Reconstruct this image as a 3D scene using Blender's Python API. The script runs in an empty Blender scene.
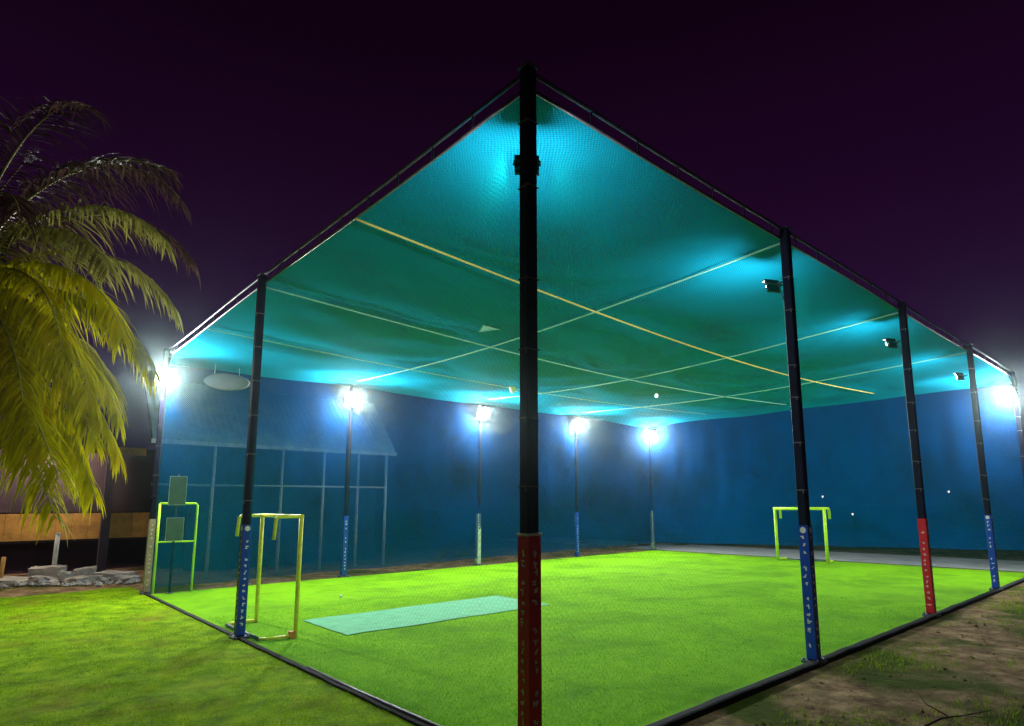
import bpy, bmesh, math, random
from mathutils import Vector, Matrix, noise
random.seed(7)
R = math.radians
SC = bpy.context.scene
COL = SC.collection

# ------------------------------------------------------------------ numbers
BX, BY = 4.898, 6.807          # bay lengths of the cage
NX, NY = 4, 2
LX, LY, H = BX*NX, BY*NY, 6.0
LAMP_Z, WRAP_TOP, POST = 5.2, 1.76, 0.118
LENS_POWER = 1400.0

# ------------------------------------------------------------------ materials
def new_mat(name):
    m = bpy.data.materials.new(name); m.use_nodes = True
    nt = m.node_tree
    for n in list(nt.nodes): nt.nodes.remove(n)
    out = nt.nodes.new('ShaderNodeOutputMaterial')
    return m, nt, out

def N(nt, typ, **kw):
    n = nt.nodes.new(typ)
    for k, v in kw.items():
        if k.startswith('_'): setattr(n, k[1:], v)
        else: n.inputs[k.replace('__', ' ')].default_value = v
    return n

def math_node(nt, op, a, b=None, c=None):
    n = nt.nodes.new('ShaderNodeMath'); n.operation = op
    for i, v in enumerate((a, b, c)):
        if v is None: continue
        if isinstance(v, (int, float)): n.inputs[i].default_value = v
        else: nt.links.new(v, n.inputs[i])
    return n.outputs[0]

def ramp(nt, fac, stops):
    r = nt.nodes.new('ShaderNodeValToRGB'); e = r.color_ramp.elements
    while len(e) < len(stops): e.new(0.5)
    for i, (p, c) in enumerate(stops):
        e[i].position = p; e[i].color = (*c, 1)
    nt.links.new(fac, r.inputs[0]); return r.outputs[0]

def noise_fac(nt, scale, detail=4, rough=0.55, vec=None, dist=0.0):
    n = nt.nodes.new('ShaderNodeTexNoise')
    n.inputs['Scale'].default_value = scale; n.inputs['Detail'].default_value = detail
    n.inputs['Roughness'].default_value = rough; n.inputs['Distortion'].default_value = dist
    if vec is None:
        t = nt.nodes.new('ShaderNodeTexCoord'); vec = t.outputs['Object']
    nt.links.new(vec, n.inputs['Vector']); return n.outputs['Fac']

def solid(name, c, rough=0.6, metal=0.0, var=0.25, scale=6.0, bump=0.0, bscale=40.0, dark=None, spec=0.4):
    """painted or bare surface with procedural wear between two tones"""
    m, nt, out = new_mat(name)
    b = nt.nodes.new('ShaderNodeBsdfPrincipled')
    lo = dark or tuple(x*(1-var) for x in c); hi = tuple(min(1, x*(1+var*0.6)) for x in c)
    f = noise_fac(nt, scale, 6, 0.65)
    nt.links.new(ramp(nt, f, [(0.3, lo), (0.5, c), (0.72, hi)]), b.inputs['Base Color'])
    b.inputs['Roughness'].default_value = rough; b.inputs['Metallic'].default_value = metal
    b.inputs['Specular IOR Level'].default_value = spec
    if bump:
        bp = nt.nodes.new('ShaderNodeBump'); bp.inputs['Strength'].default_value = bump
        bp.inputs['Distance'].default_value = 0.02
        nt.links.new(noise_fac(nt, bscale, 5), bp.inputs['Height'])
        nt.links.new(bp.outputs[0], b.inputs['Normal'])
    nt.links.new(b.outputs[0], out.inputs[0]); return m

def net_mat(name, col, cover, axes, pitch=0.034, amp=0.55, transl=0.5, cloud=0.7):
    """knotted netting: cords (diffuse + translucent) over open holes, woven as a fine lattice"""
    m, nt, out = new_mat(name)
    t = nt.nodes.new('ShaderNodeTexCoord'); s = nt.nodes.new('ShaderNodeSeparateXYZ')
    nt.links.new(t.outputs['Object'], s.inputs[0])
    u, v = s.outputs[axes[0]], s.outputs[axes[1]]
    warp = noise_fac(nt, 0.8, 2, vec=t.outputs['Object'])
    k = 2*math.pi/pitch
    uu = math_node(nt, 'MULTIPLY_ADD', warp, 0.22, u); vv = math_node(nt, 'MULTIPLY_ADD', warp, -0.18, v)
    a = math_node(nt, 'SINE', math_node(nt, 'MULTIPLY', math_node(nt, 'ADD', uu, vv), k))
    b = math_node(nt, 'SINE', math_node(nt, 'MULTIPLY', math_node(nt, 'SUBTRACT', uu, vv), k))
    w = math_node(nt, 'MULTIPLY_ADD', math_node(nt, 'MAXIMUM', a, b), amp, 1.0-amp*0.4)
    fold = noise_fac(nt, 0.55, 4, 0.6, vec=t.outputs['Object'], dist=0.6)
    fo = math_node(nt, 'MULTIPLY_ADD', fold, cloud, 1.0-cloud*0.5)
    fac = math_node(nt, 'MULTIPLY', math_node(nt, 'MULTIPLY', w, fo), cover)
    fac = math_node(nt, 'MINIMUM', fac, 0.97)
    d = N(nt, 'ShaderNodeBsdfDiffuse', Color=(*col, 1)); tr = N(nt, 'ShaderNodeBsdfTranslucent', Color=(*col, 1))
    mx = N(nt, 'ShaderNodeMixShader', Fac=transl)
    nt.links.new(d.outputs[0], mx.inputs[1]); nt.links.new(tr.outputs[0], mx.inputs[2])
    tp = nt.nodes.new('ShaderNodeBsdfTransparent')
    m2 = nt.nodes.new('ShaderNodeMixShader')
    nt.links.new(fac, m2.inputs[0]); nt.links.new(tp.outputs[0], m2.inputs[1]); nt.links.new(mx.outputs[0], m2.inputs[2])
    nt.links.new(m2.outputs[0], out.inputs[0]); return m

def ground_mat(name, stops, scale, bump=0.5, bscale=30, patch=None, pscale=0.6, rough=0.95):
    m, nt, out = new_mat(name)
    b = nt.nodes.new('ShaderNodeBsdfPrincipled'); b.inputs['Roughness'].default_value = rough
    b.inputs['Specular IOR Level'].default_value = 0.08
    f = noise_fac(nt, scale, 8, 0.7)
    c = ramp(nt, f, stops)
    if patch:
        pf = noise_fac(nt, pscale, 5, 0.62, dist=0.4)
        r = ramp(nt, pf, [(patch[1], (0, 0, 0)), (patch[2], (1, 1, 1))])
        mx = nt.nodes.new('ShaderNodeMix'); mx.data_type = 'RGBA'
        nt.links.new(r, mx.inputs[0]); nt.links.new(c, mx.inputs[6])
        pc = ramp(nt, noise_fac(nt, scale*1.7, 6, 0.7), [(0.3, tuple(x*0.55 for x in patch[0])), (0.7, patch[0])])
        nt.links.new(pc, mx.inputs[7]); c = mx.outputs[2]
    nt.links.new(c, b.inputs['Base Color'])
    if bump:
        bp = nt.nodes.new('ShaderNodeBump'); bp.inputs['Strength'].default_value = bump; bp.inputs['Distance'].default_value = 0.05
        nt.links.new(noise_fac(nt, bscale, 8, 0.7), bp.inputs['Height']); nt.links.new(bp.outputs[0], b.inputs['Normal'])
    nt.links.new(b.outputs[0], out.inputs[0]); return m

def emit_mat(name, c, s):
    m, nt, out = new_mat(name)
    e = N(nt, 'ShaderNodeEmission', Color=(*c, 1), Strength=s)
    nt.links.new(e.outputs[0], out.inputs[0]); return m

def leaf_mat(name, a, b, c, transl=0.45):
    m, nt, out = new_mat(name)
    col = ramp(nt, noise_fac(nt, 2.2, 5, 0.7), [(0.32, a), (0.5, b), (0.68, c)])
    d = nt.nodes.new('ShaderNodeBsdfPrincipled'); d.inputs['Roughness'].default_value = 0.5
    d.inputs['Specular IOR Level'].default_value = 0.06
    t = nt.nodes.new('ShaderNodeBsdfTranslucent'); mx = N(nt, 'ShaderNodeMixShader', Fac=transl)
    nt.links.new(col, d.inputs['Base Color']); nt.links.new(col, t.inputs['Color'])
    nt.links.new(d.outputs[0], mx.inputs[1]); nt.links.new(t.outputs[0], mx.inputs[2])
    nt.links.new(mx.outputs[0], out.inputs[0]); return m

M = {}
M['post'] = solid('dark_post_paint', (0.008, 0.008, 0.032), 0.7, 0.0, 0.5, 9, 0.15, spec=0.12)
M['rail'] = solid('galvanised_pipe', (0.14, 0.13, 0.17), 0.45, 0.5, 0.4, 8)
M['darkrail'] = solid('dark_pipe', (0.06, 0.06, 0.09), 0.5, 0.2, 0.4, 8)
M['red'] = solid('red_vinyl', (0.70, 0.015, 0.04), 0.4, 0, 0.35, 5, 0.1, 25)
M['blue'] = solid('blue_vinyl', (0.010, 0.07, 0.52), 0.4, 0, 0.3, 5, 0.1, 25)
M['white'] = solid('white_vinyl', (0.62, 0.62, 0.60), 0.45, 0, 0.35, 5, 0.1, 25)
M['grey'] = solid('grey_vinyl', (0.28, 0.30, 0.28), 0.5, 0, 0.35, 5)
M['faded'] = solid('faded_pink_vinyl', (0.55, 0.36, 0.36), 0.5, 0, 0.4, 7)
M['ink'] = solid('white_print', (0.85, 0.86, 0.9), 0.5, 0, 0.1, 20)
M['pinkink'] = solid('pinkish_print', (0.85, 0.62, 0.64), 0.5, 0, 0.15, 20)
M['yellow'] = solid('yellow_paint', (0.92, 0.88, 0.006), 0.4, 0, 0.25, 10, 0.1)
M['lime'] = solid('lime_yellow_paint', (0.55, 0.85, 0.012), 0.4, 0, 0.25, 10, 0.1)
M['housing'] = solid('lamp_housing', (0.012, 0.012, 0.016), 0.45, 0.3, 0.3, 12)
M['lens'] = emit_mat('lamp_light', (0.95, 1.0, 0.92), LENS_POWER)
M['lens_small'] = emit_mat('small_lamp_light', (0.95, 1.0, 0.92), LENS_POWER*0.62)
M['dot'] = emit_mat('far_lamp_light', (1.0, 0.95, 0.8), 5.0)
M['bulb'] = emit_mat('bulb_light', (0.8, 1.0, 0.8), 6.0)
M['net_near'] = net_mat('open_green_netting', (0.001, 0.34, 0.32), 0.085, (1, 2), 0.062, 0.9)
M['net_right'] = net_mat('open_green_netting_long', (0.001, 0.34, 0.32), 0.075, (0, 2), 0.062, 0.9)
M['net_far'] = net_mat('blue_green_shade_netting', (0.0002, 0.105, 0.43), 0.62, (0, 2), 0.05, 0.35, cloud=0.9)
M['net_end'] = net_mat('blue_green_shade_netting_end', (0.0002, 0.105, 0.43), 0.66, (1, 2), 0.05, 0.35, cloud=1.0)
M['net_roof'] = net_mat('teal_roof_netting', (0.010, 0.52, 0.90), 0.91, (0, 1), 0.045, 0.45, cloud=1.5)
M['rope_y'] = solid('yellow_rope', (0.75, 0.6, 0.12), 0.8, 0, 0.2, 30)
M['rope_c'] = solid('pale_green_rope', (0.35, 0.75, 0.62), 0.8, 0, 0.2, 30)
M['turf'] = ground_mat('artificial_turf', [(0.25, (0.14, 0.38, 0.0006)), (0.5, (0.21, 0.475, 0.0008)), (0.75, (0.27, 0.53, 0.001))], 3.2, 0.5, 60,
                       ((0.14, 0.35, 0.0006), 0.45, 0.72), 0.6)
M['lawn'] = ground_mat('worn_lawn', [(0.30, (0.06, 0.14, 0.001)), (0.5, (0.20, 0.36, 0.002)), (0.70, (0.36, 0.50, 0.004))], 2.6, 0.9, 22,
                       ((0.27, 0.25, 0.02), 0.52, 0.72), 0.7)
M['dirt'] = ground_mat('dry_soil', [(0.30, (0.05, 0.028, 0.018)), (0.5, (0.27, 0.17, 0.09)), (0.72, (0.58, 0.40, 0.23))], 2.8, 1.0, 14,
                       ((0.085, 0.115, 0.010), 0.49, 0.62), 0.55)
M['blade'] = leaf_mat('lawn_blade', (0.12, 0.24, 0.001), (0.24, 0.42, 0.002), (0.40, 0.52, 0.01))
M['turfblade'] = leaf_mat('turf_fibre', (0.13, 0.36, 0.0006), (0.20, 0.46, 0.0008), (0.28, 0.54, 0.002))
M['mat'] = solid('pitch_mat', (0.13, 0.50, 0.25), 0.85, 0, 0.2, 4, 0.25, 60)
M['kerb'] = solid('black_kerb', (0.012, 0.012, 0.016), 0.9, 0, 0.5, 10, 0.5, 20)
M['concrete'] = solid('pale_concrete', (0.42, 0.40, 0.37), 0.9, 0, 0.4, 4, 0.6, 18)
M['path'] = solid('path_concrete', (0.72, 0.70, 0.66), 0.9, 0, 0.3, 1.2, 0.3, 18)
M['roofsheet'] = solid('metal_roof', (0.42, 0.62, 0.72), 0.5, 0.1, 0.25, 2)
M['shedpost'] = solid('shed_pipe', (0.72, 0.80, 0.82), 0.5, 0.1, 0.3, 6)
M['tan'] = solid('tan_boards', (0.62, 0.32, 0.08), 0.75, 0, 0.4, 2.5, 0.3, 12)
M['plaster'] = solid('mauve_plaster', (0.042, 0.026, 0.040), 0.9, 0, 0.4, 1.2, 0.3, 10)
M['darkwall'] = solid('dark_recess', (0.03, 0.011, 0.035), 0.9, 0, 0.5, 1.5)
M['signboard'] = solid('beige_board', (0.13, 0.13, 0.115), 0.8, 0, 0.2, 5)
M['dish'] = solid('pinkish_white_shell', (0.22, 0.17, 0.18), 0.8, 0, 0.15, 3)
M['tie'] = solid('grey_cord', (0.14, 0.14, 0.18), 0.8, 0, 0.4, 20)
M['bark'] = solid('palm_bark', (0.13, 0.09, 0.06), 0.9, 0, 0.5, 7, 0.8, 18)
M['leafA'] = leaf_mat('palm_leaf_lit_tone', (0.40, 0.36, 0.002), (0.68, 0.62, 0.004), (0.85, 0.70, 0.012))  # brighter leaf copy, lamp light put into the colour
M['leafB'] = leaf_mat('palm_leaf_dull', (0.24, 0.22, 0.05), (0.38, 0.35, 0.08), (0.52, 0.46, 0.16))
M['leafC'] = leaf_mat('palm_leaf_dark_tone', (0.06, 0.03, 0.03), (0.10, 0.05, 0.045), (0.15, 0.09, 0.06))  # darker leaf copy, shade of the unlit fronds put into the colour
M['rachis'] = solid('palm_rib', (0.42, 0.42, 0.12), 0.6, 0, 0.3, 8)
M['petal'] = solid('pale_petal', (0.5, 0.44, 0.55), 0.7, 0, 0.1, 20)
M['twig'] = solid('dead_twig', (0.06, 0.04, 0.03), 0.9, 0, 0.4, 12)
M['ball'] = solid('white_plastic', (0.8, 0.8, 0.78), 0.5, 0, 0.1, 10)

# ------------------------------------------------------------------ mesh helpers
class MB:
    def __init__(s): s.bm = bmesh.new(); s.mi = 0
    def face(s, vs):
        try:
            f = s.bm.faces.new(vs); f.material_index = s.mi; return f
        except ValueError: return None
    def poly(s, pts): return s.face([s.bm.verts.new(p) for p in pts])
    def box(s, c, d, rot=None):
        c = Vector(c); vs = []
        for dx in (-.5, .5):
            for dy in (-.5, .5):
                for dz in (-.5, .5):
                    v = Vector((dx*d[0], dy*d[1], dz*d[2]))
                    if rot is not None: v = rot @ v
                    vs.append(s.bm.verts.new(c+v))
        for f in ((0,1,3,2),(4,6,7,5),(0,4,5,1),(2,3,7,6),(0,2,6,4),(1,5,7,3)): s.face([vs[i] for i in f])
        return s
    def tube(s, pts, r, n=8, r1=None, cap=True, smooth=True):
        pts = [Vector(p) for p in pts]; rings = []
        up = None
        for i, p in enumerate(pts):
            d = (pts[min(i+1, len(pts)-1)] - pts[max(i-1, 0)]).normalized()
            if up is None: up = Vector((0,0,1)) if abs(d.z) < 0.9 else Vector((1,0,0))
            a = d.cross(up).normalized(); b = a.cross(d).normalized(); up = b
            q = i/max(1, len(pts)-1); rr = r if r1 is None else r+(r1-r)*q
            rings.append([s.bm.verts.new(p + a*math.cos(2*math.pi*k/n)*rr + b*math.sin(2*math.pi*k/n)*rr) for k in range(n)])
        for A, B in zip(rings, rings[1:]):
            for k in range(n):
                f = s.face((A[k], A[(k+1)%n], B[(k+1)%n], B[k]))
                if f: f.smooth = smooth
        if cap:
            s.face(list(reversed(rings[0]))); s.face(rings[-1])
        return s
    def lathe(s, c, prof, n=16, axis=None):
        c = Vector(c); rot = axis.to_track_quat('Z', 'Y').to_matrix() if axis is not None else Matrix.Identity(3)
        rings = []
        for r, z in prof:
            if r < 1e-6: rings.append([s.bm.verts.new(c + rot @ Vector((0,0,z)))])
            else: rings.append([s.bm.verts.new(c + rot @ Vector((r*math.cos(2*math.pi*k/n), r*math.sin(2*math.pi*k/n), z))) for k in range(n)])
        for A, B in zip(rings, rings[1:]):
            for k in range(n):
                if len(A) == 1 and len(B) > 1: f = s.face((A[0], B[k], B[(k+1)%n]))
                elif len(B) == 1 and len(A) > 1: f = s.face((A[k], B[0], A[(k+1)%n]))
                else: f = s.face((A[k], B[k], B[(k+1)%n], A[(k+1)%n]))
                if f: f.smooth = True
        return s
    def grid(s, fn, nu, nv):
        g = [[s.bm.verts.new(fn(i/nu, j/nv)) for j in range(nv+1)] for i in range(nu+1)]
        for i in range(nu):
            for j in range(nv):
                f = s.face((g[i][j], g[i+1][j], g[i+1][j+1], g[i][j+1]))
                if f: f.smooth = True
        return s
    def build(s, name, mats, parent=None, loc=None, bevel=0.0):
        if bevel:
            bmesh.ops.bevel(s.bm, geom=list(s.bm.edges), offset=bevel, segments=2, affect='EDGES', clamp_overlap=True)
        me = bpy.data.meshes.new(name); s.bm.normal_update(); s.bm.to_mesh(me); s.bm.free()
        for m in (mats if isinstance(mats, (list, tuple)) else [mats]): me.materials.append(m)
        o = bpy.data.objects.new(name, me); COL.objects.link(o)
        if parent: o.parent = parent
        if loc: o.location = loc
        return o

def tag(o, label=None, cat=None, group=None, kind=None):
    if label: o['label'] = label
    if cat: o['category'] = cat
    if group: o['group'] = group
    if kind: o['kind'] = kind
    return o

def thing(name, label, cat, loc=(0,0,0), rz=0.0, group=None):
    o = bpy.data.objects.new(name, None); COL.objects.link(o)
    o.empty_display_size = 0.1; o.location = loc; o.rotation_euler = (0, 0, rz)
    return tag(o, label, cat, group)

def mesh_tris(name, verts, faces, m, kind=None, parent=None):
    me = bpy.data.meshes.new(name); me.from_pydata(verts, [], faces); me.materials.append(m)
    o = bpy.data.objects.new(name, me); COL.objects.link(o)
    if kind: o['kind'] = kind
    if parent: o.parent = parent
    return o

def nz(x, y, z=0.0): return noise.noise(Vector((x, y, z)))

# ------------------------------------------------------------------ ground
def ground_h(x, y):
    if -0.4 < x < LX+6 and -0.35 < y < LY+0.6: return 0.0
    d = min(1.0, max(0, max(-x-0.4, -y-0.35, x-LX-6, y-LY-.6))/1.2)
    return d*(0.05*nz(x*0.7, y*0.7, 3) + 0.022*nz(x*2.3, y*2.3, 8))
mb = MB()
xs = [-400, -120, -40, -20] + [-12+0.3*i for i in range(148)] + [36, 60, 140, 400]
ys = [-400, -120, -40, -15] + [-8+0.3*i for i in range(118)] + [32, 60, 140, 400]
g = [[mb.bm.verts.new((x, y, -0.012 + (ground_h(x, y) if -12 <= x <= 32.5 and -8 <= y <= 27.5 else 0))) for y in ys] for x in xs]
for i in range(len(xs)-1):
    for j in range(len(ys)-1):
        f = mb.face((g[i][j], g[i+1][j], g[i+1][j+1], g[i][j+1])); f.smooth = True
tag(mb.build('ground', M['dirt']), 'bare dry soil ground around the cage', None, None, 'structure')

def lawn_z(x, y): return 0.004 + max(-0.008, ground_h(x, y)) + 0.006
mb = MB()
def lawn_fn(u, v):
    y = -6 + v*21.4
    xr = -0.06
    xl = -3.25 + 0.35*nz(y*0.5, 2.0) + 0.15*nz(y*1.7, 5.0) - max(0, y-7.5)*0.28
    x = xl + (xr-xl)*u
    yy = y + (0.25*nz(x*0.9, 7.7) if v > 0.99 else 0)
    return (x, yy, lawn_z(x, yy))
mb.grid(lawn_fn, 24, 90)
tag(mb.build('lawn', M['lawn']), 'patchy yellowish lawn outside the net', None, None, 'structure')
mb = MB(); mb.grid(lambda u, v: (0.02+u*(LX+0.1), 0.03+v*(LY-0.06), 0.004+0.004*nz(u*30, v*22)), 80, 60)
tag(mb.build('turf', M['turf']), 'bright green artificial turf inside the cage', None, None, 'structure')
mb = MB(); mb.grid(lambda u, v: (LX+0.5+u*4.2, -14+v*40, -0.002+0.003*nz(u*3, v*20)), 4, 40)
tag(mb.build('path', M['path']), 'pale concrete path behind the far end net', None, None, 'structure')

# grass blades: uncountable, one object each for lawn and turf
def blades(name, mat, n, gen, h0, h1, w):
    V, F = [], []
    for _ in range(n):
        p = gen()
        if p is None: continue
        x, y, z = p; a = random.uniform(0, 6.28); h = random.uniform(h0, h1); l = h*random.uniform(0.2, 1.0); b = random.uniform(0, 6.28)
        dx, dy = math.cos(a)*w*0.5, math.sin(a)*w*0.5; i = len(V)
        V += [(x-dx, y-dy, z), (x+dx, y+dy, z), (x+math.cos(b)*l, y+math.sin(b)*l, z+h)]; F.append((i, i+1, i+2))
    return mesh_tris(name, V, F, mat, 'stuff')
def lawn_pt():
    y = -1+16.2*random.random()**1.3; x = -3.6*random.random() - 0.12
    if y > 7.5: x *= 1+ (y-7.5)*0.08
    if nz(x*1.3, y*1.3, 4) + 0.5*nz(x*4, y*4, 9) < random.uniform(-0.55, 0.35): return None
    return (x, y, lawn_z(x, y)-0.004)
tag(blades('grass', M['blade'], 60000, lawn_pt, 0.015, 0.05, 0.008), 'short lawn grass growing outside the net')
def turf_pt():
    x = 0.1 + 11*random.random()**1.4; y = 0.12 + 9*random.random()**1.4
    if 1.2 < x < 5.75 and 5.75 < y < 7.6: return None
    return (x, y, 0.004)
tag(blades('turf_grass', M['turfblade'], 60000, turf_pt, 0.012, 0.03, 0.007), 'green turf fibres inside the cage')
def soil_pt():
    x = 1.0+19*random.random(); y = -0.3-4.5*random.random()
    if nz(x*0.55, y*0.8, 21)+0.4*nz(x*3, y*3, 2) < 0.16+random.uniform(-0.1, 0.25): return None
    return (x, y, ground_h(x, y)-0.014)
tag(blades('weeds', M['blade'], 26000, soil_pt, 0.02, 0.075, 0.010), 'sparse weeds on the bare soil')
mb = MB()
for _ in range(900):
    x = 0.8+17*random.random(); y = -0.32-3.6*random.random(); r = random.uniform(0.006, 0.03)*(1.4 if random.random() < 0.08 else 1)
    q = [Vector((random.uniform(.6, 1.2)*dx, random.uniform(.6, 1.2)*dy, random.uniform(.4, .8)*dz))*r for dx, dy, dz in ((1,0,0),(0,1,0),(-1,0,0),(0,-1,0),(0,0,1),(0,0,-1))]
    c = Vector((x, y, ground_h(x, y)-0.012+r*0.25)); v = [mb.bm.verts.new(c+k) for k in q]
    for a, b in ((0,1),(1,2),(2,3),(3,0)): mb.face((v[a], v[b], v[4])); mb.face((v[b], v[a], v[5]))
tag(mb.build('gravel', M['dirt']), 'soil clods and pebbles beside the kerb', None, None, 'stuff')

# black kerb at the foot of the nets
def kerb(name, a, b, w, h, label, off):
    mb = MB(); a, b = Vector(a), Vector(b); d = (b-a); n = Vector((-d.y, d.x, 0)).normalized()
    k = max(2, int(d.length/0.35)); P = []
    for i in range(k+1):
        p = a+d*(i/k) + n*(off+0.012*nz(i*0.9, 1, off)); hh = h*(1+0.25*nz(i*0.6, 5)); ww = w*(1+0.2*nz(i*0.8, 9))
        P.append([mb.bm.verts.new(p+n*sx*ww/2+Vector((0,0,z))) for sx, z in ((-1,-0.05),(-0.9,hh*0.85),(-0.5,hh),(0.5,hh),(0.9,hh*0.85),(1,-0.05))])
    for A, B in zip(P, P[1:]):
        for j in range(5): mb.face((A[j], A[j+1], B[j+1], B[j]))
    mb.face(P[0]); mb.face(list(reversed(P[-1])))
    return tag(mb.build(name, M['kerb']), label, None, None, 'structure')
kerb('kerb', (0.1, -0.10, 0), (LX, -0.10, 0), 0.13, 0.055, 'black kerb along the soil side of the turf', 0)
kerb('kerb', (-0.07, LY, 0), (-0.07, 0.1, 0), 0.08, 0.04, 'thin black kerb along the lawn side of the turf', 0)

# ------------------------------------------------------------------ posts with printed wraps
def wrap(parent, body, ink, top, seed, pitch, faces, spaces=0.16, disc=False):
    """vinyl sleeve round the post with a column of small worn printed marks on its outer faces"""
    rnd = random.Random(seed); s = POST+0.014
    mb = MB(); mb.box((0, 0, (0.06+top)/2), (s, s, top-0.06))
    mb.mi = 1; e = s/2+0.003
    for ax in faces:
        z = top-0.06
        if disc:
            pts = []
            for k in range(12):
                a = 2*math.pi*k/12; u, w = 0.042*math.cos(a), 0.042*math.sin(a)
                pts.append((-e, -u, z+w) if ax == 'x' else (u, -e, z+w))
            mb.poly(pts)
        z -= pitch
        while z > 0.14:
            if rnd.random() > spaces:
                # a worn, unreadable printed mark: an irregular blob with a notch
                wd, ht = rnd.uniform(0.019, 0.027), rnd.uniform(0.022, 0.032)
                for _ in range(3):
                    u0, w0, a = rnd.uniform(-wd, wd)*0.7, rnd.uniform(-ht, ht)*0.7, rnd.choice((0, 0, math.pi/2, math.pi/2, 0.9))+rnd.uniform(-.15, .15)
                    l, k = rnd.uniform(0.5, 0.95)*wd, rnd.uniform(0.006, 0.0085); c, q = math.cos(a), math.sin(a); pts = []
                    e2 = e+0.0006*_
                    for x1, y1 in ((-l, -k), (l, -k), (l*0.9, k), (-l*0.95, k)):
                        u, w = u0+x1*c-y1*q, w0+x1*q+y1*c
                        u = max(-s/2+0.004, min(s/2-0.004, u))
                        pts.append((-e2, -u, z+w) if ax == 'x' else (u, -e2, z+w))
                    mb.poly(pts)
            z -= pitch
    return mb.build('banner_wrap', [body, ink], parent)
POLES = [ # i, j, wrap, ink, label
 (0, 0, 'red', 'pinkink', 'tall dark corner post nearest the camera, with red printed wrap'),
 (1, 0, 'blue', 'ink', 'dark post beside the soil with dark blue wrap, between two red-wrapped posts'),
 (2, 0, 'red', 'pinkink', 'thinner red-wrapped dark post beside the soil, between two blue-wrapped posts'),
 (3, 0, 'blue', 'ink', 'farthest blue-wrapped post beside the soil, next to pale path'),
 (4, 0, 'grey', 'ink', 'dark end post under the bright floodlight at the soil side'),
 (0, 1, 'blue', 'ink', 'dark post with bright blue lettered wrap beside the yellow goal and lawn'),
 (0, 2, 'faded', 'ink', 'corner post with faded pinkish wrap at the end of the lawn'),
 (1, 2, 'blue', 'ink', 'far side post with blue wrap in front of the open shed'),
 (2, 2, 'white', 'ink', 'far side post with thick white wrap, next to the near corner post in view'),
 (3, 2, 'blue', 'ink', 'far side post with thin light blue wrap, between white and grey wrapped posts'),
 (4, 2, 'grey', 'ink', 'far corner post with thin grey wrap'),
]
for i, j, wm, ik, lab in POLES:
    x, y = i*BX, j*BY
    # the posts stand just outside the net plane
    ox = -0.075 if i == 0 else (0.075 if i == NX else 0); oy = -0.075 if j == 0 else (0.075 if j == NY else 0)
    t = thing('net_post', lab, 'post', (x+ox*0.6, y+oy*0.6, 0), 0, 'posts holding up the netting cage')
    mb = MB(); mb.box((0, 0, (H-0.05)/2), (POST, POST, H-0.05)); mb.build('post', M['post'], t, bevel=0.012)
    far = j == NY
    wrap(t, M[wm], M[ik], WRAP_TOP + (0.04 if i == 0 and j == 0 else 0), 10*i+j, 0.098 if not (i == 0 and j == 0) else 0.074,
         ('y', 'x'), disc=(wm == 'blue' and not far))
    mb = MB(); mb.box((0, 0, 0.025), (0.24, 0.24, 0.03))
    for sx in (-1, 1):
        for sy in (-1, 1): mb.lathe((sx*0.095, sy*0.095, 0.04), [(0, 0.03), (0.016, 0.03), (0.018, 0)], 6)
    mb.build('base_plate', M['rail'], t)
    mb = MB(); mb.box((0, 0, H-0.04), (POST+0.02, POST+0.02, 0.015)); mb.build('cap', M['darkrail'], t)
    if j == 0 or i == 0:
        tr = random.Random(50+i*3+j)
        for k in range(6):
            z = 2.2+k*0.62+tr.uniform(-.12, .12); mb = MB(); q = POST+0.012
            mb.box((0, 0, z), (q, q, tr.uniform(0.008, 0.014)), Matrix.Rotation(tr.uniform(-.12, .12), 3, 'X')); mb.box((-q/2-0.006, -q/2+0.02, z-0.02), (0.008, 0.012, 0.05))
            mb.build('net_tie', M['tie'], t)
    if i == 0 and j == 0:
        mb = MB(); mb.box((0, 0, WRAP_TOP+0.055), (POST+0.03, POST+0.03, 0.022)); mb.build('tie_strap', M['ink'], t)

# ------------------------------------------------------------------ top rails (ladder girders)
def girder(a, b, nst, label, mup, tilt=(0,0,0)):
    a, b = Vector(a), Vector(b); d = b-a
    t = thing('top_girder', label, 'girder', a, 0, 'ladder girders along the top of the cage')
    def seg(n): return [Vector((0,0,n)) + d*(k/12) + Vector((0, 0, -0.02*math.sin(math.pi*k/12*(d.length/BX)))) for k in range(13)]
    MB().tube(seg(-0.015), 0.021, 8).build('upper_rail', mup, t)
    MB().tube(seg(-0.185), 0.017, 8).build('lower_rail', mup, t)
    for k in range(1, nst):
        p = d*(k/nst); MB().tube([p+Vector((0,0,-0.02)), p+Vector((0,0,-0.18))], 0.011, 6).build('strut', M['darkrail'], t)
girder((0, 0.1, H), (0, LY-0.1, H), 18, 'ladder girder along the top edge above the lawn', M['rail'])
girder((0.1, 0, H), (LX-0.1, 0, H), 26, 'ladder girder along the top edge above the bare soil', M['rail'])
girder((0.1, LY, H), (LX-0.1, LY, H), 26, 'ladder girder along the far top edge above the row of floodlights', M['rail'])
girder((LX, 0.1, H), (LX, LY-0.1, H), 18, 'ladder girder along the top of the far end net', M['rail'])

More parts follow.
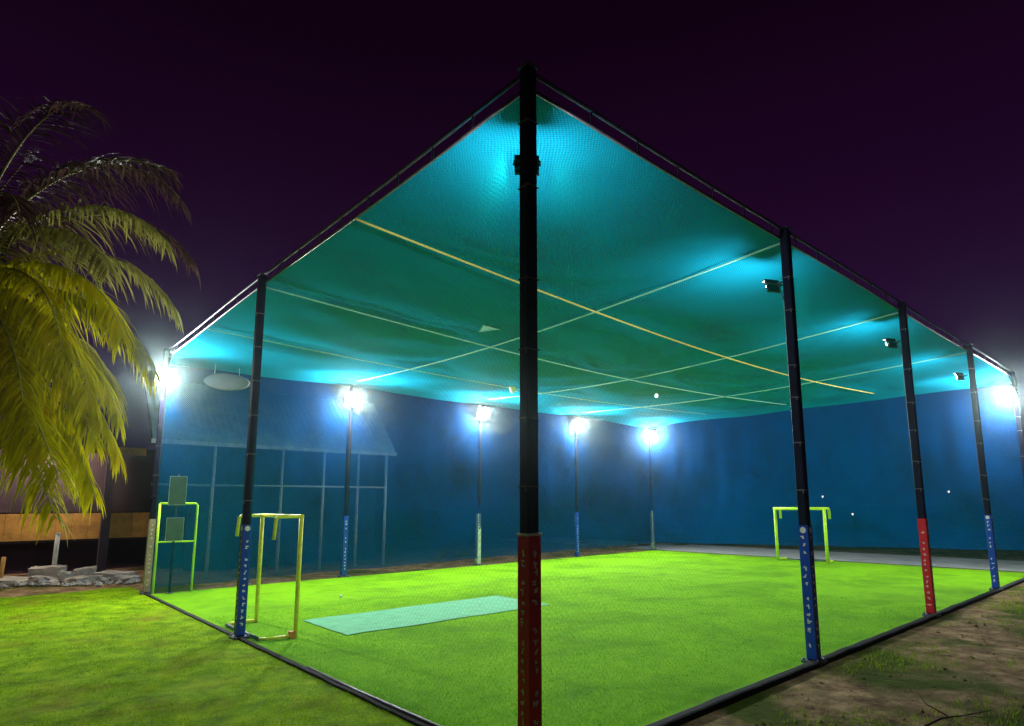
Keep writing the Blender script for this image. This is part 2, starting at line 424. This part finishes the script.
# ------------------------------------------------------------------ nets
def wall_net(name, a, b, m, label, bulge, top=H-0.2, nu=90, nv=36, seed=0, hem=(0.03, 0.03)):
    a, b = Vector(a), Vector(b); d = b-a; n = Vector((-d.y, d.x, 0)).normalized()
    def fn(u, v):
        fall = math.sin(math.pi*min(1, v*1.02))
        q = bulge*fall*(0.5*nz(u*d.length*0.5, v*3, seed)+0.35*nz(u*d.length*1.6, v*1.6, seed+4))
        return a + d*u + n*q + Vector((0, 0, (lambda z0: z0+(top-z0)*v)(hem[0]+(hem[1]-hem[0])*u+0.04*nz(u*d.length*0.9, seed)*(hem[0] > 0.1))))
    mb = MB(); mb.grid(fn, nu, nv)
    return tag(mb.build(name, m), label, 'net', 'netting panels of the cage')
wall_net('wall_net', (0.0, 0.02, 0), (0.0, LY-0.02, 0), M['net_near'], 'nearly clear side net hanging beside the lawn', 0.10, seed=1)
wall_net('wall_net', (0.02, 0.0, 0), (LX-0.02, 0.0, 0), M['net_right'], 'nearly clear side net hanging along the bare soil', 0.10, seed=2)
wall_net('wall_net', (0.02, LY, 0), (LX-0.02, LY, 0), M['net_far'], 'dense blue net along the far side behind the floodlight row', 0.22, seed=3, hem=(0.14, 0.34))
wall_net('wall_net', (LX, 0.02, 0), (LX, LY-0.02, 0), M['net_end'], 'dense blue net across the far end behind the small goal', 0.22, seed=4, hem=(0.66, 0.36))
def sag(x, y):
    return (0.10*abs(math.sin(math.pi*x/BX))*abs(math.sin(math.pi*y/(BY/2))) + 0.26*math.sin(math.pi*x/LX)*math.sin(math.pi*y/LY)
            + 0.26*max(0, 1-(LY-y)/1.1)**2*(0.8+0.4*nz(x*0.3, 4.0)) + 0.26*max(0, 1-(LX-x)/1.1)**2*(0.8+0.4*nz(y*0.3, 9.0))
            + 0.07*nz(x*0.8, y*0.8, 6)*min(1, x, LX-x, y, LY-y) )
mb = MB()
mb.grid(lambda u, v: (u*LX, v*LY, H-0.19-sag(u*LX, v*LY)), 110, 80)
roof = tag(mb.build('roof_net', M['net_roof']), 'teal overhead net stretched over ropes above the turf', 'net', 'netting panels of the cage')
mb = MB(); p = [(3.75, 5.55), (4.25, 5.65), (4.05, 6.1)]
mb.poly([(x, y, H-0.205-sag(x, y)) for x, y in p]); mb.poly([(x, y, H-0.209-sag(x, y)) for x, y in reversed(p)])
mb.build('patch', solid('painted_glow', (0.05, 0.42, 0.48), 0.8), roof)  # lamp glow on the net, painted as a pale triangle

def rope(label, a, b, m, r, extra=0.0):
    a, b = Vector(a), Vector(b); pts = []
    for k in range(41):
        q = k/40; p = a.lerp(b, q); p.z = H-0.20-0.26*math.sin(math.pi*p.x/LX)*math.sin(math.pi*p.y/LY)-extra*math.sin(math.pi*q)-0.03; pts.append(p)
    tag(MB().tube(pts, r, 6).build('rope', m), label, 'rope', 'ropes under the roof net')
rope('yellow rope running the full length under the roof net', (0, BY/2, H), (LX, BY/2+0.3, H), M['rope_y'], 0.015, 0.16)
rope('pale green long rope along the middle of the roof net', (0, BY, H), (LX, BY, H), M['rope_c'], 0.013, 0.05)
rope('pale green long rope nearest the far floodlights under the roof net', (0, BY*1.5, H), (LX, BY*1.5, H), M['rope_c'], 0.012, 0.05)
for k, w in ((1, 'first'), (2, 'second'), (3, 'third')):
    rope('pale cross rope under the roof net from the %s post beyond the near corner' % w, (BX*k, 0, H), (BX*k, LY, H), M['rope_c'], 0.014, 0.04)
tag(MB().tube([(-0.03, 0.25, 0.045), (-0.035, 1.5, 0.05), (-0.045, 2.8, 0.04), (-0.03, 4.2, 0.035)], 0.017, 8).build('pipe', M['rail']),
    'thin pale pipe lying along the foot of the net by the lawn', 'pipe')

# ------------------------------------------------------------------ floodlights
def floodlight(x, y, ang, tilt, label, sc=1.0, added_visor=False):
    t = thing('floodlight', label, 'floodlight', (x, y, LAMP_Z), ang, 'floodlights on the cage posts')
    rot = Matrix.Rotation(R(tilt), 3, 'Y')
    def T(v): return rot @ (Vector(v)*sc) + Vector((0.27, 0, 0))
    mb = MB(); mb.box(T((-0.03, 0, 0)), (0.07*sc, 0.46*sc, 0.40*sc), rot)
    for k in range(7): mb.box(T((-0.085, -0.15+k*0.05, 0)), (0.05*sc, 0.012*sc, 0.26*sc), rot)
    if added_visor:
        mb.box(T((0.06, 0, 0.21)), (0.15*sc, 0.46*sc, 0.012), rot)  # top plate added to keep lamp light off the nearby roof net
    mb.build('housing', M['housing'], t)
    if y > 1 or added_visor:
        MB().tube([(0.10, 0.03, -0.02), (0.03, 0.01, -0.3), (0.028, 0.014, -1.2), (0.03, 0.008, -2.0), (0.028, 0.012, -3.2)], 0.008, 5).build('cable', M['darkrail'], t)
    mb = MB()
    rings = [(math.cos(R(q)), math.sin(R(q))) for q in (0, 18, 36, 54, 72)]
    pr = []
    for cq, sq in rings:
        pr.append([mb.bm.verts.new(T((0.008+0.10*sq, 0.215*cq*math.cos(2*math.pi*k/18), 0.185*cq*math.sin(2*math.pi*k/18)))) for k in range(18)])
    for A, B in zip(pr, pr[1:]):
        for k in range(18): mb.face((A[k], A[(k+1) % 18], B[(k+1) % 18], B[k])).smooth = True
    mb.face(pr[-1]); mb.build('lens', M['lens_small' if added_visor else 'lens'], t)
    mb = MB(); mb.tube([T((-0.03, 0.245, 0)), T((-0.14, 0.245, -0.0)), T((-0.14, -0.245, 0)), T((-0.03, -0.245, 0))], 0.012, 6, smooth=False)
    mb.tube([(0.06, 0, 0), (0.15, 0, 0)], 0.018, 6); mb.build('bracket', M['darkrail'], t)
    return t
NAMES = {1: 'first', 2: 'second', 3: 'third'}
floodlight(0.0, 0.0, R(52), 8, 'dark floodlight seen from behind on the near corner post', 0.5, True)
for k in (1, 2, 3):
    floodlight(k*BX, 0.0, R(66), 13, ['floodlight on the dark blue wrapped post beside the soil', 'floodlight on the red wrapped post beside the soil beyond the blue one',
               'floodlight on the farthest blue wrapped post beside the soil'][k-1], 0.5, True)
floodlight(LX, 0.0, R(160), 20, 'glaring floodlight on the end post above the soil side')
floodlight(0.0, LY, R(-118), 18, 'glaring floodlight on the far lawn corner beside the palm', 1.15)
for k in (1, 2, 3):
    floodlight(k*BX, LY, R(-98-4*k), 22, ['glaring far floodlight in front of the open shed roof', 'glaring far floodlight above the white wrapped post',
               'glaring far floodlight above the thin light blue wrapped post'][k-1])
floodlight(LX, LY, R(-130), 26, 'glaring far floodlight above the thin grey wrapped corner post')

# ------------------------------------------------------------------ goals
def goal(x, y0, y1, h, back, m, label, stub=True):
    """mouth along Y at x; back = -1 / +1 is the side the frame runs back to"""
    t = thing('goal', label, 'goal', (x, (y0+y1)/2, 0.008), 0, 'small pipe goals')
    w = (y1-y0)/2; r = 0.034 if x < 5 else 0.055
    for s in (-1, 1): MB().tube([(0, s*w, 0), (0, s*w, h)], r, 10).build('goalpost', m, t)
    MB().tube([(0, -w-r, h), (0, w+r, h)], r, 10).build('crossbar', m, t)
    for s in (-1, 1):
        MB().tube([(0, s*w, h), (back*0.36, s*w, h), (back*0.40, s*w, h-0.03), (back*0.42, s*w, h-0.36)], r*0.85, 8).build('top_stay', m, t)
        MB().tube([(0, s*w, 0.03), (back*0.42, s*w, 0.03), (back*0.52, s*(w-0.1), 0.03)], r*0.8, 8).build('ground_bar', m, t)
    MB().tube([(back*0.52, -w+0.1, 0.03), (back*0.52, w-0.1, 0.03)], r*0.8, 8).build('rear_bar', M['rail'], t)
    mb = MB(); mb.box((back*0.06, -w, 0.05), (0.09, 0.09, 0.1)); mb.build('foot_bracket', solid('orange_plastic', (0.7, 0.25, 0.02), 0.5), t)
    return t
goal(0.62, 6.25, 8.05, 1.88, -1, M['yellow'], 'yellow pipe goal on the turf beside the bright blue wrapped post')
goal(18.75, 5.55, 7.35, 1.86, 1, M['lime'], 'lime yellow goal at the far end of the turf')
t = thing('gate', 'narrow lime pipe gate with middle rail at the lawn end corner', 'gate', (0.06, LY-0.12, 0.01))
mb = MB(); mb.tube([(0.0, 0, 2.12), (0.78, 0, 2.12), (0.82, 0, 2.08), (0.82, 0, 0.0)], 0.028, 8); mb.tube([(0.0, 0, 2.12), (0.0, 0, 0.0)], 0.028, 8); mb.build('frame', M['lime'], t)
MB().tube([(0.0, 0, 1.2), (0.8, 0, 1.2)], 0.022, 8).build('middle_rail', M['lime'], t)

# pitch mat and small items
mb = MB()
def matfn(u, v):
    x = 1.27+u*4.42; y = 5.80+v*1.78 - u*0.05
    return (x+0.03*nz(v*4, 3), y+0.05*nz(u*5, 1), 0.016+0.006*max(0, nz(u*7, v*3)))
mb.grid(matfn, 40, 16)
tag(mb.build('pitch_mat', M['mat']), 'pale mint green mat laid on the turf', 'mat')
mb = MB(); mb.lathe((3.0, 9.75, 0.045), [(0, -0.035), (0.02, -0.03), (0.034, -0.008), (0.034, 0.008), (0.02, 0.03), (0, 0.035)], 12)
tag(mb.build('ball', M['ball']), 'tiny white ball on the turf beyond the mat', 'ball')
mb = MB(); mb.grid(lambda u, v: (8.2+0.10*u+0.22*v, 10.15-0.16*u+0.1*v, H-0.31-sag(8.2, 10.2)+0.05*u-0.22*v*0.6+0.03*math.sin(7*u+4*v)), 6, 8)
o = mb.build('cloth_scrap', M['ball']); o.modifiers.new('thick', 'SOLIDIFY').thickness = 0.006
tag(o, 'white scrap caught under the roof net near the near corner post', 'scrap')
t = thing('hanging_bulb', 'small greenish bulb hanging where two roof ropes cross', 'bulb', (BX*2.62, BY*1.2, H-0.40))
MB().tube([(0, 0, 0.12), (0, 0, 0.02)], 0.03, 10).build('socket', M['housing'], t)
MB().lathe((0, 0, 0), [(0, -0.11), (0.04, -0.1), (0.062, -0.06), (0.05, -0.02), (0.025, 0.02)], 12).build('glass_bulb', M['bulb'], t)

# ------------------------------------------------------------------ open shed behind the far net
t = thing('open_shed', 'open sided shed with pale sloping sheet roof behind the far net', 'shed', (0, 0, 0))
mb = MB()
def rf(u, v):
    x = 0.3+7.7*u + (0.25*v if u > 0.99 else 0); y = 16.3+2.3*v; z = 3.98+2.1*v + 0.012*math.sin(u*7.7*2*math.pi/0.2)
    return (x, y, z)
mb.grid(rf, 230, 3); o = mb.build('roof', M['roofsheet'], t); o.modifiers.new('thick', 'SOLIDIFY').thickness = 0.012
mb = MB(); mb.box((4.15, 16.28, 3.9), (7.75, 0.05, 0.13)); mb.build('eave_board', M['shedpost'], t)
for x in (1.98, 4.0, 5.38, 6.62, 7.7):
    MB().tube([(x, 16.45, 0), (x, 16.45, 3.98)], 0.05 if x < 7 else 0.055, 8).build('column', M['shedpost'], t)
MB().tube([(0.4, 16.42, 2.68), (7.7, 16.42, 2.70)], 0.03, 8).build('crossbar', M['shedpost'], t)
mb = MB(); mb.box((5.2, 18.7, 2.9), (6.6, 0.08, 5.8)); mb.build('back_wall', solid('shed_back', (0.03, 0.06, 0.10), 0.9, 0, 0.4, 1.5), t)
t2 = thing('oval_panel', 'pale pinkish oval disc hung before the far net, left', 'panel', (1.30, LY-0.32, 5.26))
mb = MB(); ax = Vector((-0.30, -0.95, 0)).normalized()
mb.lathe((0, 0, 0), [(0, 0.03), (0.3, 0.025), (0.52, 0.015), (0.56, 0.0), (0.52, -0.012), (0, -0.012)], 28)
mb.bm.transform(ax.to_track_quat('Z', 'Y').to_matrix().to_4x4() @ Matrix.Diagonal((0.98, 0.40, 1, 1)))
mb.build('disc', M['dish'], t2)
for q in (-0.3, 0.3): MB().tube([(q, 0.02, 0.18), (q*0.95, 0.02, 0.52)], 0.008, 5).build('cord', M['rope_c'], t2)
for z0, z1, w in ((2.10, 2.78, 'upper'), (1.24, 1.78, 'lower')):
    tb = thing('notice_board', '%s of two plain beige boards on the post behind the gate' % w, 'board', (0.385, LY-0.27, 0), 0, 'beige boards behind the gate')
    mb = MB(); mb.box((0, 0, (z0+z1)/2), (0.36, 0.02, z1-z0)); mb.build('panel', M['signboard'], tb, bevel=0.005)
    mb = MB(); mb.box((0, 0.016, (z0+z1)/2), (0.38, 0.008, z1-z0+0.02)); mb.build('frame', M['shedpost'], tb)
tb = thing('board_post', 'thin post carrying the two beige boards', 'post', (0.385, LY-0.225, 0))
MB().tube([(0, 0, 0), (0, 0, 2.85)], 0.024, 8).build('shaft', M['post'], tb)
mb = MB(); mb.box((0, 0, 0.014), (0.14, 0.14, 0.02)); mb.build('base_plate', M['rail'], tb)

# ------------------------------------------------------------------ low building beyond the lawn
t = thing('low_building', 'low mauve building with tan boards beyond the lawn', 'building', (-4.5, 20.5, 0))
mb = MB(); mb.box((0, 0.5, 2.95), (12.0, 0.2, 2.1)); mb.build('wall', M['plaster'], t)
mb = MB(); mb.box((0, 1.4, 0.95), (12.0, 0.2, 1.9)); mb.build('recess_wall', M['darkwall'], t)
mb = MB()
for k in range(30):
    mb.box((-5.8+k*0.4, 0.012*random.random(), 1.46+0.01*random.random()), (0.394, 0.04, 0.80))
mb.build('board_panel', M['tan'], t)
mb = MB(); mb.box((0, 0.05, 1.03), (12.0, 0.1, 0.07)); mb.build('lower_rail', M['plaster'], t)
for x in (-4.6, -2.0, 1.2, 4.45):
    mb = MB(); mb.box((x, -0.12, 2.0), (0.24, 0.2, 4.0)); mb.build('column', solid('column_plaster', (0.035, 0.026, 0.05), 0.9), t)
mb = MB(); mb.poly([(-6.4, -0.7, 3.95), (5.3, -0.7, 3.95), (5.3, 2.4, 4.1), (-6.4, 2.4, 4.1)]); o = mb.build('roof', M['plaster'], t); o.modifiers.new('thick', 'SOLIDIFY').thickness = 0.06
mb = MB(); mb.box((0.6, 0.38, 2.75), (0.9, 0.05, 0.7)); w = mb.build('window', M['darkwall'], t)
mb = MB(); mb.box((-0.5, -0.72, 3.83), (11.6, 0.03, 0.24)); mb.build('tube_screen', M['tan'], t)  # board added in front to hide the glowing tubes from the camera
mb = MB()
for c, d in (((0.6, 0.36, 3.13), (1.0, 0.06, 0.06)), ((0.6, 0.36, 2.37), (1.0, 0.06, 0.06)), ((0.12, 0.36, 2.75), (0.06, 0.06, 0.7)), ((1.08, 0.36, 2.75), (0.06, 0.06, 0.7))): mb.box(c, d)
mb.build('frame', M['shedpost'], w)
M['tube'] = emit_mat('fill_tube_light', (1.0, 0.80, 0.60), 600.0)  # unseen tubes added to brighten the tan boards
for x, lab in ((-0.6, 'left added fill tube under the eave of the low building, behind palm fronds'), (3.0, 'right added fill tube under the eave of the low building, behind palm fronds')):
    tl = thing('added_fill_tube', lab, 'lamp', (-4.5+x, 19.95, 3.82), 0, 'added fill tubes lighting the low building')
    mb = MB(); mb.box((0, 0, 0.05), (1.3, 0.07, 0.05)); mb.build('batten', M['shedpost'], tl)
    MB().tube([(-0.6, 0, 0), (0.6, 0, 0)], 0.02, 8).build('light_tube', M['tube'], tl)
# posts and rubble in front of it
tb = thing('marker_post', 'slim white post standing behind the rubble', 'post', (-1.36, 19.1, 0))
MB().tube([(0, 0, 0), (0.02, 0, 1.28)], 0.06, 10).build('shaft', M['white'], tb); MB().lathe((0.02, 0, 1.28), [(0.07, 0), (0.07, 0.03), (0, 0.05)], 10).build('cap', M['white'], tb)
tb = thing('timber_stake', 'short weathered stake at the frame edge beyond the lawn', 'stake', (-2.52, 18.7, 0))
MB().tube([(0, 0, 0), (0.02, 0, 0.72)], 0.055, 6).build('shaft', M['tan'], tb)
slabs = [(-2.2, 18.6, 1.1, .5, .14), (-1.55, 18.2, .9, .6, .12), (-.95, 17.7, 1.2, .55, .15), (-.35, 17.35, .8, .5, .2), (.0, 16.9, .7, .4, .16), (-1.75, 17.9, .35, .3, .22),
         (-1.2, 17.95, .3, .25, .3), (-.7, 18.3, .5, .4, .35), (-2.35, 18.1, .6, .35, .16), (-.1, 17.6, .9, .5, .24), (-1.5, 18.9, .8, .4, .4), (-.45, 16.95, .25, .2, .14)]
words = ['long flat', 'wide low', 'long pale', 'thick', 'end', 'small blocky', 'small upright', 'tall rear', 'left edge', 'rear long', 'tallest rear', 'tiny front']
for (x, y, a, b, h), w in zip(slabs, words):
    rr = random.Random(x*31+y); mb = MB(); mb.box((0, 0, 0), (a, b, h))
    bmesh.ops.subdivide_edges(mb.bm, edges=list(mb.bm.edges), cuts=3, use_grid_fill=True)
    for v in mb.bm.verts: v.co += Vector((rr.uniform(-1, 1), rr.uniform(-1, 1), rr.uniform(-1, 1)))*0.028
    o = mb.build('concrete_slab', M['concrete'], None, (x, y, h*0.45)); o.rotation_euler = (rr.uniform(-.12, .12), rr.uniform(-.12, .12), rr.uniform(-.6, .6)-0.7)
    tag(o, '%s piece of broken concrete in the rubble beyond the lawn' % w, 'concrete slab', 'broken concrete beyond the lawn')
mb = MB(); rr = random.Random(5)
for _ in range(260):
    q = rr.random(); x = -3.4+3.7*q+rr.gauss(0, .12); y = 19.2-2.3*q+rr.gauss(0, .5); r = rr.uniform(.03, .13)
    c = Vector((x, y, r*0.3)); v = [mb.bm.verts.new(c+Vector((dx*rr.uniform(.6, 1.2), dy*rr.uniform(.6, 1.2), dz*rr.uniform(.5, 1)))*r) for dx, dy, dz in ((1,0,0),(0,1,0),(-1,0,0),(0,-1,0),(0,0,1),(0,0,-1))]
    for a, b in ((0,1),(1,2),(2,3),(3,0)): mb.face((v[a], v[b], v[4])); mb.face((v[b], v[a], v[5]))
tag(mb.build('rubble', M['concrete']), 'loose rubble scattered beyond the lawn', None, None, 'stuff')

# ------------------------------------------------------------------ far lamps beyond the end net
for x, y, z, lab in ((66, 13.6, 3.0, 'highest tiny lamp far beyond the end net'), (60, 20.3, 0.9, 'low tiny lamp far beyond the net, right of the far goal'), (58, 22.2, 2.6, 'tiny lamp far beyond the net just above the far goal')):
    t = thing('distant_lamp', lab, 'lamp', (x, y, 0), 0, 'tiny far lamps')
    MB().tube([(0, 0, 0), (0, 0, z)], 0.05, 6).build('pole', M['darkrail'], t)
    MB().lathe((0, 0, z+0.1), [(0, -0.1), (0.07, -0.05), (0.08, 0.02), (0.05, 0.08), (0, 0.1)], 10).build('lamp_head', M['dot'], t)

# ------------------------------------------------------------------ palm
def frond(parent, base, az, el, length, droop, m, seed, lw=0.0115, ll=0.62, hang=0.6, density=105):
    """one curved rib with two rows of narrow drooping leaflets, one mesh"""
    rr = random.Random(seed); mb = MB(); pts = []; p = Vector(base); d = Vector((math.cos(az)*math.cos(el), math.sin(az)*math.cos(el), math.sin(el)))
    n = 22; st = length/n
    for k in range(n+1):
        pts.append(p.copy()); p = p+d*st; d = (d+Vector((0, 0, -droop/n*(0.5+1.3*k/n)))).normalized()
    mb.mi = 1; mb.tube(pts, 0.020, 5, 0.004); mb.mi = 0
    for k in range(density):
        q = 0.10+0.9*(k/density)**0.95; f = q*n; i = min(n-1, int(f)); c = pts[i].lerp(pts[i+1], f-i); t = (pts[i+1]-pts[i]).normalized()
        side0 = t.cross(Vector((0, 0, 1))).normalized()
        for s in (-1, 1):
            if rr.random() < 0.15: continue
            L = ll*(0.35+0.65*math.sin(math.pi*(0.12+0.80*q)))*rr.uniform(0.6, 1.2); h = hang*rr.uniform(0.5, 1.5)
            dr = (side0*s*1.0 + t*(0.55+0.5*q) + Vector((0, 0, 0.12-h*0.45))).normalized(); a = c.copy(); w = lw*rr.uniform(0.8, 1.3)
            up = dr.cross(side0 if abs(dr.dot(side0)) < 0.95 else t).normalized()
            wd = (dr.cross(Vector((rr.uniform(-.5, .5), rr.uniform(-.5, .5), 1)))).normalized()
            prev = None
            for j in range(5):
                ww = w*(0.55, 1.0, 0.95, 0.6, 0.05)[j]; cur = (mb.bm.verts.new(a-wd*ww), mb.bm.verts.new(a+wd*ww))
                if prev: mb.face((prev[0], prev[1], cur[1], cur[0]))
                prev = cur; a = a+dr*(L/4); dr = (dr+Vector((rr.uniform(-.08, .08), rr.uniform(-.08, .08), -h*0.42))).normalized()
    return mb.build('frond', [m, M['rachis']], parent)
PB = Vector((-3.88, 5.75, 0))
palm = thing('palm_tree', 'shaggy palm with drooping lit yellow green fronds beside the lawn', 'palm tree', PB)
crown = Vector((0.12, -0.3, 4.45))
mb = MB(); tp = []
for k in range(13):
    q = k/12; tp.append(Vector((0, 0, 0)).lerp(crown, q)+Vector((0.10*math.sin(q*3), -0.06*math.sin(q*3), 0)))
mb.tube(tp, 0.17, 12, 0.11)
for v in mb.bm.verts: v.co += Vector((nz(v.co.x*6, v.co.y*6, v.co.z*3), nz(v.co.z*7, v.co.x*5), 0))*0.02
mb.build('trunk', M['bark'], palm)
# az 0 = +X ; image right = (0.737,-0.676)
ri = math.atan2(-0.676, 0.737)
FR = [ # az offset from image-right, elevation, length, droop, material, leaflet length, hang
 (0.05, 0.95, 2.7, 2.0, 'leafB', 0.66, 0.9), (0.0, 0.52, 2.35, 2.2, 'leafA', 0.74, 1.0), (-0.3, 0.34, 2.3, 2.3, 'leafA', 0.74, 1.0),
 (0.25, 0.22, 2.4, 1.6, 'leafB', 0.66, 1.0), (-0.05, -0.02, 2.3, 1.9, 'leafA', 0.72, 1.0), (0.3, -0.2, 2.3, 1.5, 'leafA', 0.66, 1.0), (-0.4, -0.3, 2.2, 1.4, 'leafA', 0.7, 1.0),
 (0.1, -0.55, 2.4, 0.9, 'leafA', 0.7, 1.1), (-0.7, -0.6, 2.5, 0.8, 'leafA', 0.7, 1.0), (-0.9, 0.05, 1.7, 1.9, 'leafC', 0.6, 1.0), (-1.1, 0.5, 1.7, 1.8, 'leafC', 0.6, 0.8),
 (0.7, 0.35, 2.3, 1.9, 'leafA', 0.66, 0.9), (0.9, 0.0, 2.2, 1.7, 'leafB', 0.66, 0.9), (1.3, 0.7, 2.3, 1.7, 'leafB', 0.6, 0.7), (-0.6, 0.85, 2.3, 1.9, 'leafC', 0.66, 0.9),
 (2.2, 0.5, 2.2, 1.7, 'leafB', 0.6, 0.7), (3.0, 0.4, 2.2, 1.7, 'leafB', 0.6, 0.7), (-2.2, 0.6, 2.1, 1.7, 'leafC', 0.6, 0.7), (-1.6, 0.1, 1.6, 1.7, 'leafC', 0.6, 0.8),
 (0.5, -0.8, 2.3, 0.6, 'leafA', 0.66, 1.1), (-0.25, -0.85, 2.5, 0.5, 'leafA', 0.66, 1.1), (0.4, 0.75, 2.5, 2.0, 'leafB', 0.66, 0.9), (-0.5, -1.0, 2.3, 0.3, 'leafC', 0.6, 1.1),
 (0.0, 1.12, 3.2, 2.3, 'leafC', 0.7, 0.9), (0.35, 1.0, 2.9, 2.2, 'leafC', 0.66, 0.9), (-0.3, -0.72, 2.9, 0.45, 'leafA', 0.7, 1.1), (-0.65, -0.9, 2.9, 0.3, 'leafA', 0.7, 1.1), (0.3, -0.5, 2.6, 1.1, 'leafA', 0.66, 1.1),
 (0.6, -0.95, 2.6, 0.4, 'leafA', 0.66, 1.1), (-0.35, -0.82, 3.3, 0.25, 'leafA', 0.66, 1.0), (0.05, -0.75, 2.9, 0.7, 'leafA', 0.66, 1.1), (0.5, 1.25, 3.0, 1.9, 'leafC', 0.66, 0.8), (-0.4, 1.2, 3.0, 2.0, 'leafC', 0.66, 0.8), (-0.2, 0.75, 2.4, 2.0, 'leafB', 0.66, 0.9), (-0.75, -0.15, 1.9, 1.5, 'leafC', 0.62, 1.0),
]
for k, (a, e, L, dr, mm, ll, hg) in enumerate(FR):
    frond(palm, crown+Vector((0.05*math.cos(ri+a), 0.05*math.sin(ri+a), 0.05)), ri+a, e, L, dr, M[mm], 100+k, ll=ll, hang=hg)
mb = MB(); rr = random.Random(3)
mb.tube([crown, crown+Vector((0.12, -0.15, 0.8)), crown+Vector((0.48, -0.50, 1.55))], 0.008, 5, 0.004)
for k in range(16):
    c = crown+Vector((0.50, -0.52, 1.57))+Vector((rr.gauss(0, .05), rr.gauss(0, .05), rr.gauss(0, .04))); mb.mi = 1
    for j in range(5):
        a = j*1.2566; mb.poly([c, c+Vector((.02*math.cos(a-.4), .02*math.sin(a-.4), .012)), c+Vector((.034*math.cos(a), .034*math.sin(a), .01)), c+Vector((.02*math.cos(a+.4), .02*math.sin(a+.4), .012))])
mb.build('flower_spike', [M['rachis'], M['petal']], palm)

# twig on the soil
mb = MB(); z0 = ground_h(3.6, -1.9)
mb.tube([(3.35, -1.75, 0.0), (3.5, -1.85, 0.06), (3.75, -1.95, 0.05), (3.95, -2.15, 0.10)], 0.012, 6, 0.004); mb.tube([(3.6, -1.89, 0.055), (3.6, -1.7, 0.13), (3.66, -1.6, 0.22)], 0.007, 5, 0.003); mb.tube([(3.75, -1.95, 0.05), (3.7, -2.15, 0.09)], 0.006, 5, 0.002)
tag(mb.build('twig', M['twig']), 'dark dead twig lying on the bare soil', 'twig')

# ------------------------------------------------------------------ lamp halo haze, sky
HAZE = 0.0011
if HAZE:
    mb = MB(); mb.box((20, 12, 5.0), (120, 70, 12.4))  # thin volume added to give the lamps a bloom-like halo
    m, nt, out = new_mat('halo_haze')
    v = nt.nodes.new('ShaderNodeVolumePrincipled'); v.inputs['Density'].default_value = HAZE; v.inputs['Color'].default_value = (0.7, 0.95, 1.0, 1); v.inputs['Anisotropy'].default_value = 0.97
    nt.links.new(v.outputs[0], out.inputs['Volume'])
    tag(mb.build('haze', m), 'thin haze added for the halos around the floodlights', None, None, 'stuff')

w = bpy.data.worlds.new('World'); SC.world = w; w.use_nodes = True
nt = w.node_tree
for n in list(nt.nodes): nt.nodes.remove(n)
out = nt.nodes.new('ShaderNodeOutputWorld'); bg = nt.nodes.new('ShaderNodeBackground')
tc = nt.nodes.new('ShaderNodeTexCoord'); sp = nt.nodes.new('ShaderNodeSeparateXYZ'); nt.links.new(tc.outputs['Generated'], sp.inputs[0])
cl = noise_fac(nt, 1.6, 4, 0.6, vec=tc.outputs['Generated'])
el = math_node(nt, 'MULTIPLY_ADD', cl, 0.12, math_node(nt, 'ADD', sp.outputs[2], -0.06))
c = ramp(nt, el, [(0.0, (0.004, 0.0015, 0.010)), (0.06, (0.006, 0.002, 0.014)), (0.20, (0.020, 0.0045, 0.034)), (0.42, (0.0115, 0.0015, 0.0155)), (0.62, (0.0055, 0.0004, 0.0060)), (1.0, (0.003, 0.0001, 0.004))])
nt.links.new(c, bg.inputs[0]); bg.inputs[1].default_value = 1.0; nt.links.new(bg.outputs[0], out.inputs[0])

# ------------------------------------------------------------------ camera and render settings
cam = bpy.data.cameras.new('camera'); co = bpy.data.objects.new('camera', cam); COL.objects.link(co); SC.camera = co
F, CX, CY = 618.05, 538.40, 411.67
yaw, pitch, roll = 0.8277, 0.1497, -0.0053
fw = Vector((math.cos(yaw)*math.cos(pitch), math.sin(yaw)*math.cos(pitch), math.sin(pitch))); rt = Vector((math.sin(yaw), -math.cos(yaw), 0)); up = rt.cross(fw)
r2 = rt*math.cos(roll)+up*math.sin(roll); u2 = up*math.cos(roll)-rt*math.sin(roll)
co.matrix_world = Matrix(((r2.x, u2.x, -fw.x, -3.4182), (r2.y, u2.y, -fw.y, -3.833), (r2.z, u2.z, -fw.z, 2.05), (0, 0, 0, 1)))
cam.sensor_width = 36; cam.lens = 36*F/1024; cam.shift_x = (512-CX)/1024; cam.shift_y = (CY-363)/1024
cam.clip_start = 0.05; cam.clip_end = 2000
SC.view_settings.view_transform = 'Standard'; SC.view_settings.look = 'None'; SC.view_settings.exposure = 0; SC.view_settings.gamma = 1
SC.render.engine = 'CYCLES'
cy = SC.cycles
cy.use_denoising = True
try: cy.denoiser = 'OPENIMAGEDENOISE'
except Exception: pass
cy.max_bounces = 8; cy.diffuse_bounces = 3; cy.glossy_bounces = 2; cy.transmission_bounces = 4; cy.transparent_max_bounces = 24; cy.volume_bounces = 0
cy.sample_clamp_indirect = 6
cy.caustics_reflective = False; cy.caustics_refractive = False
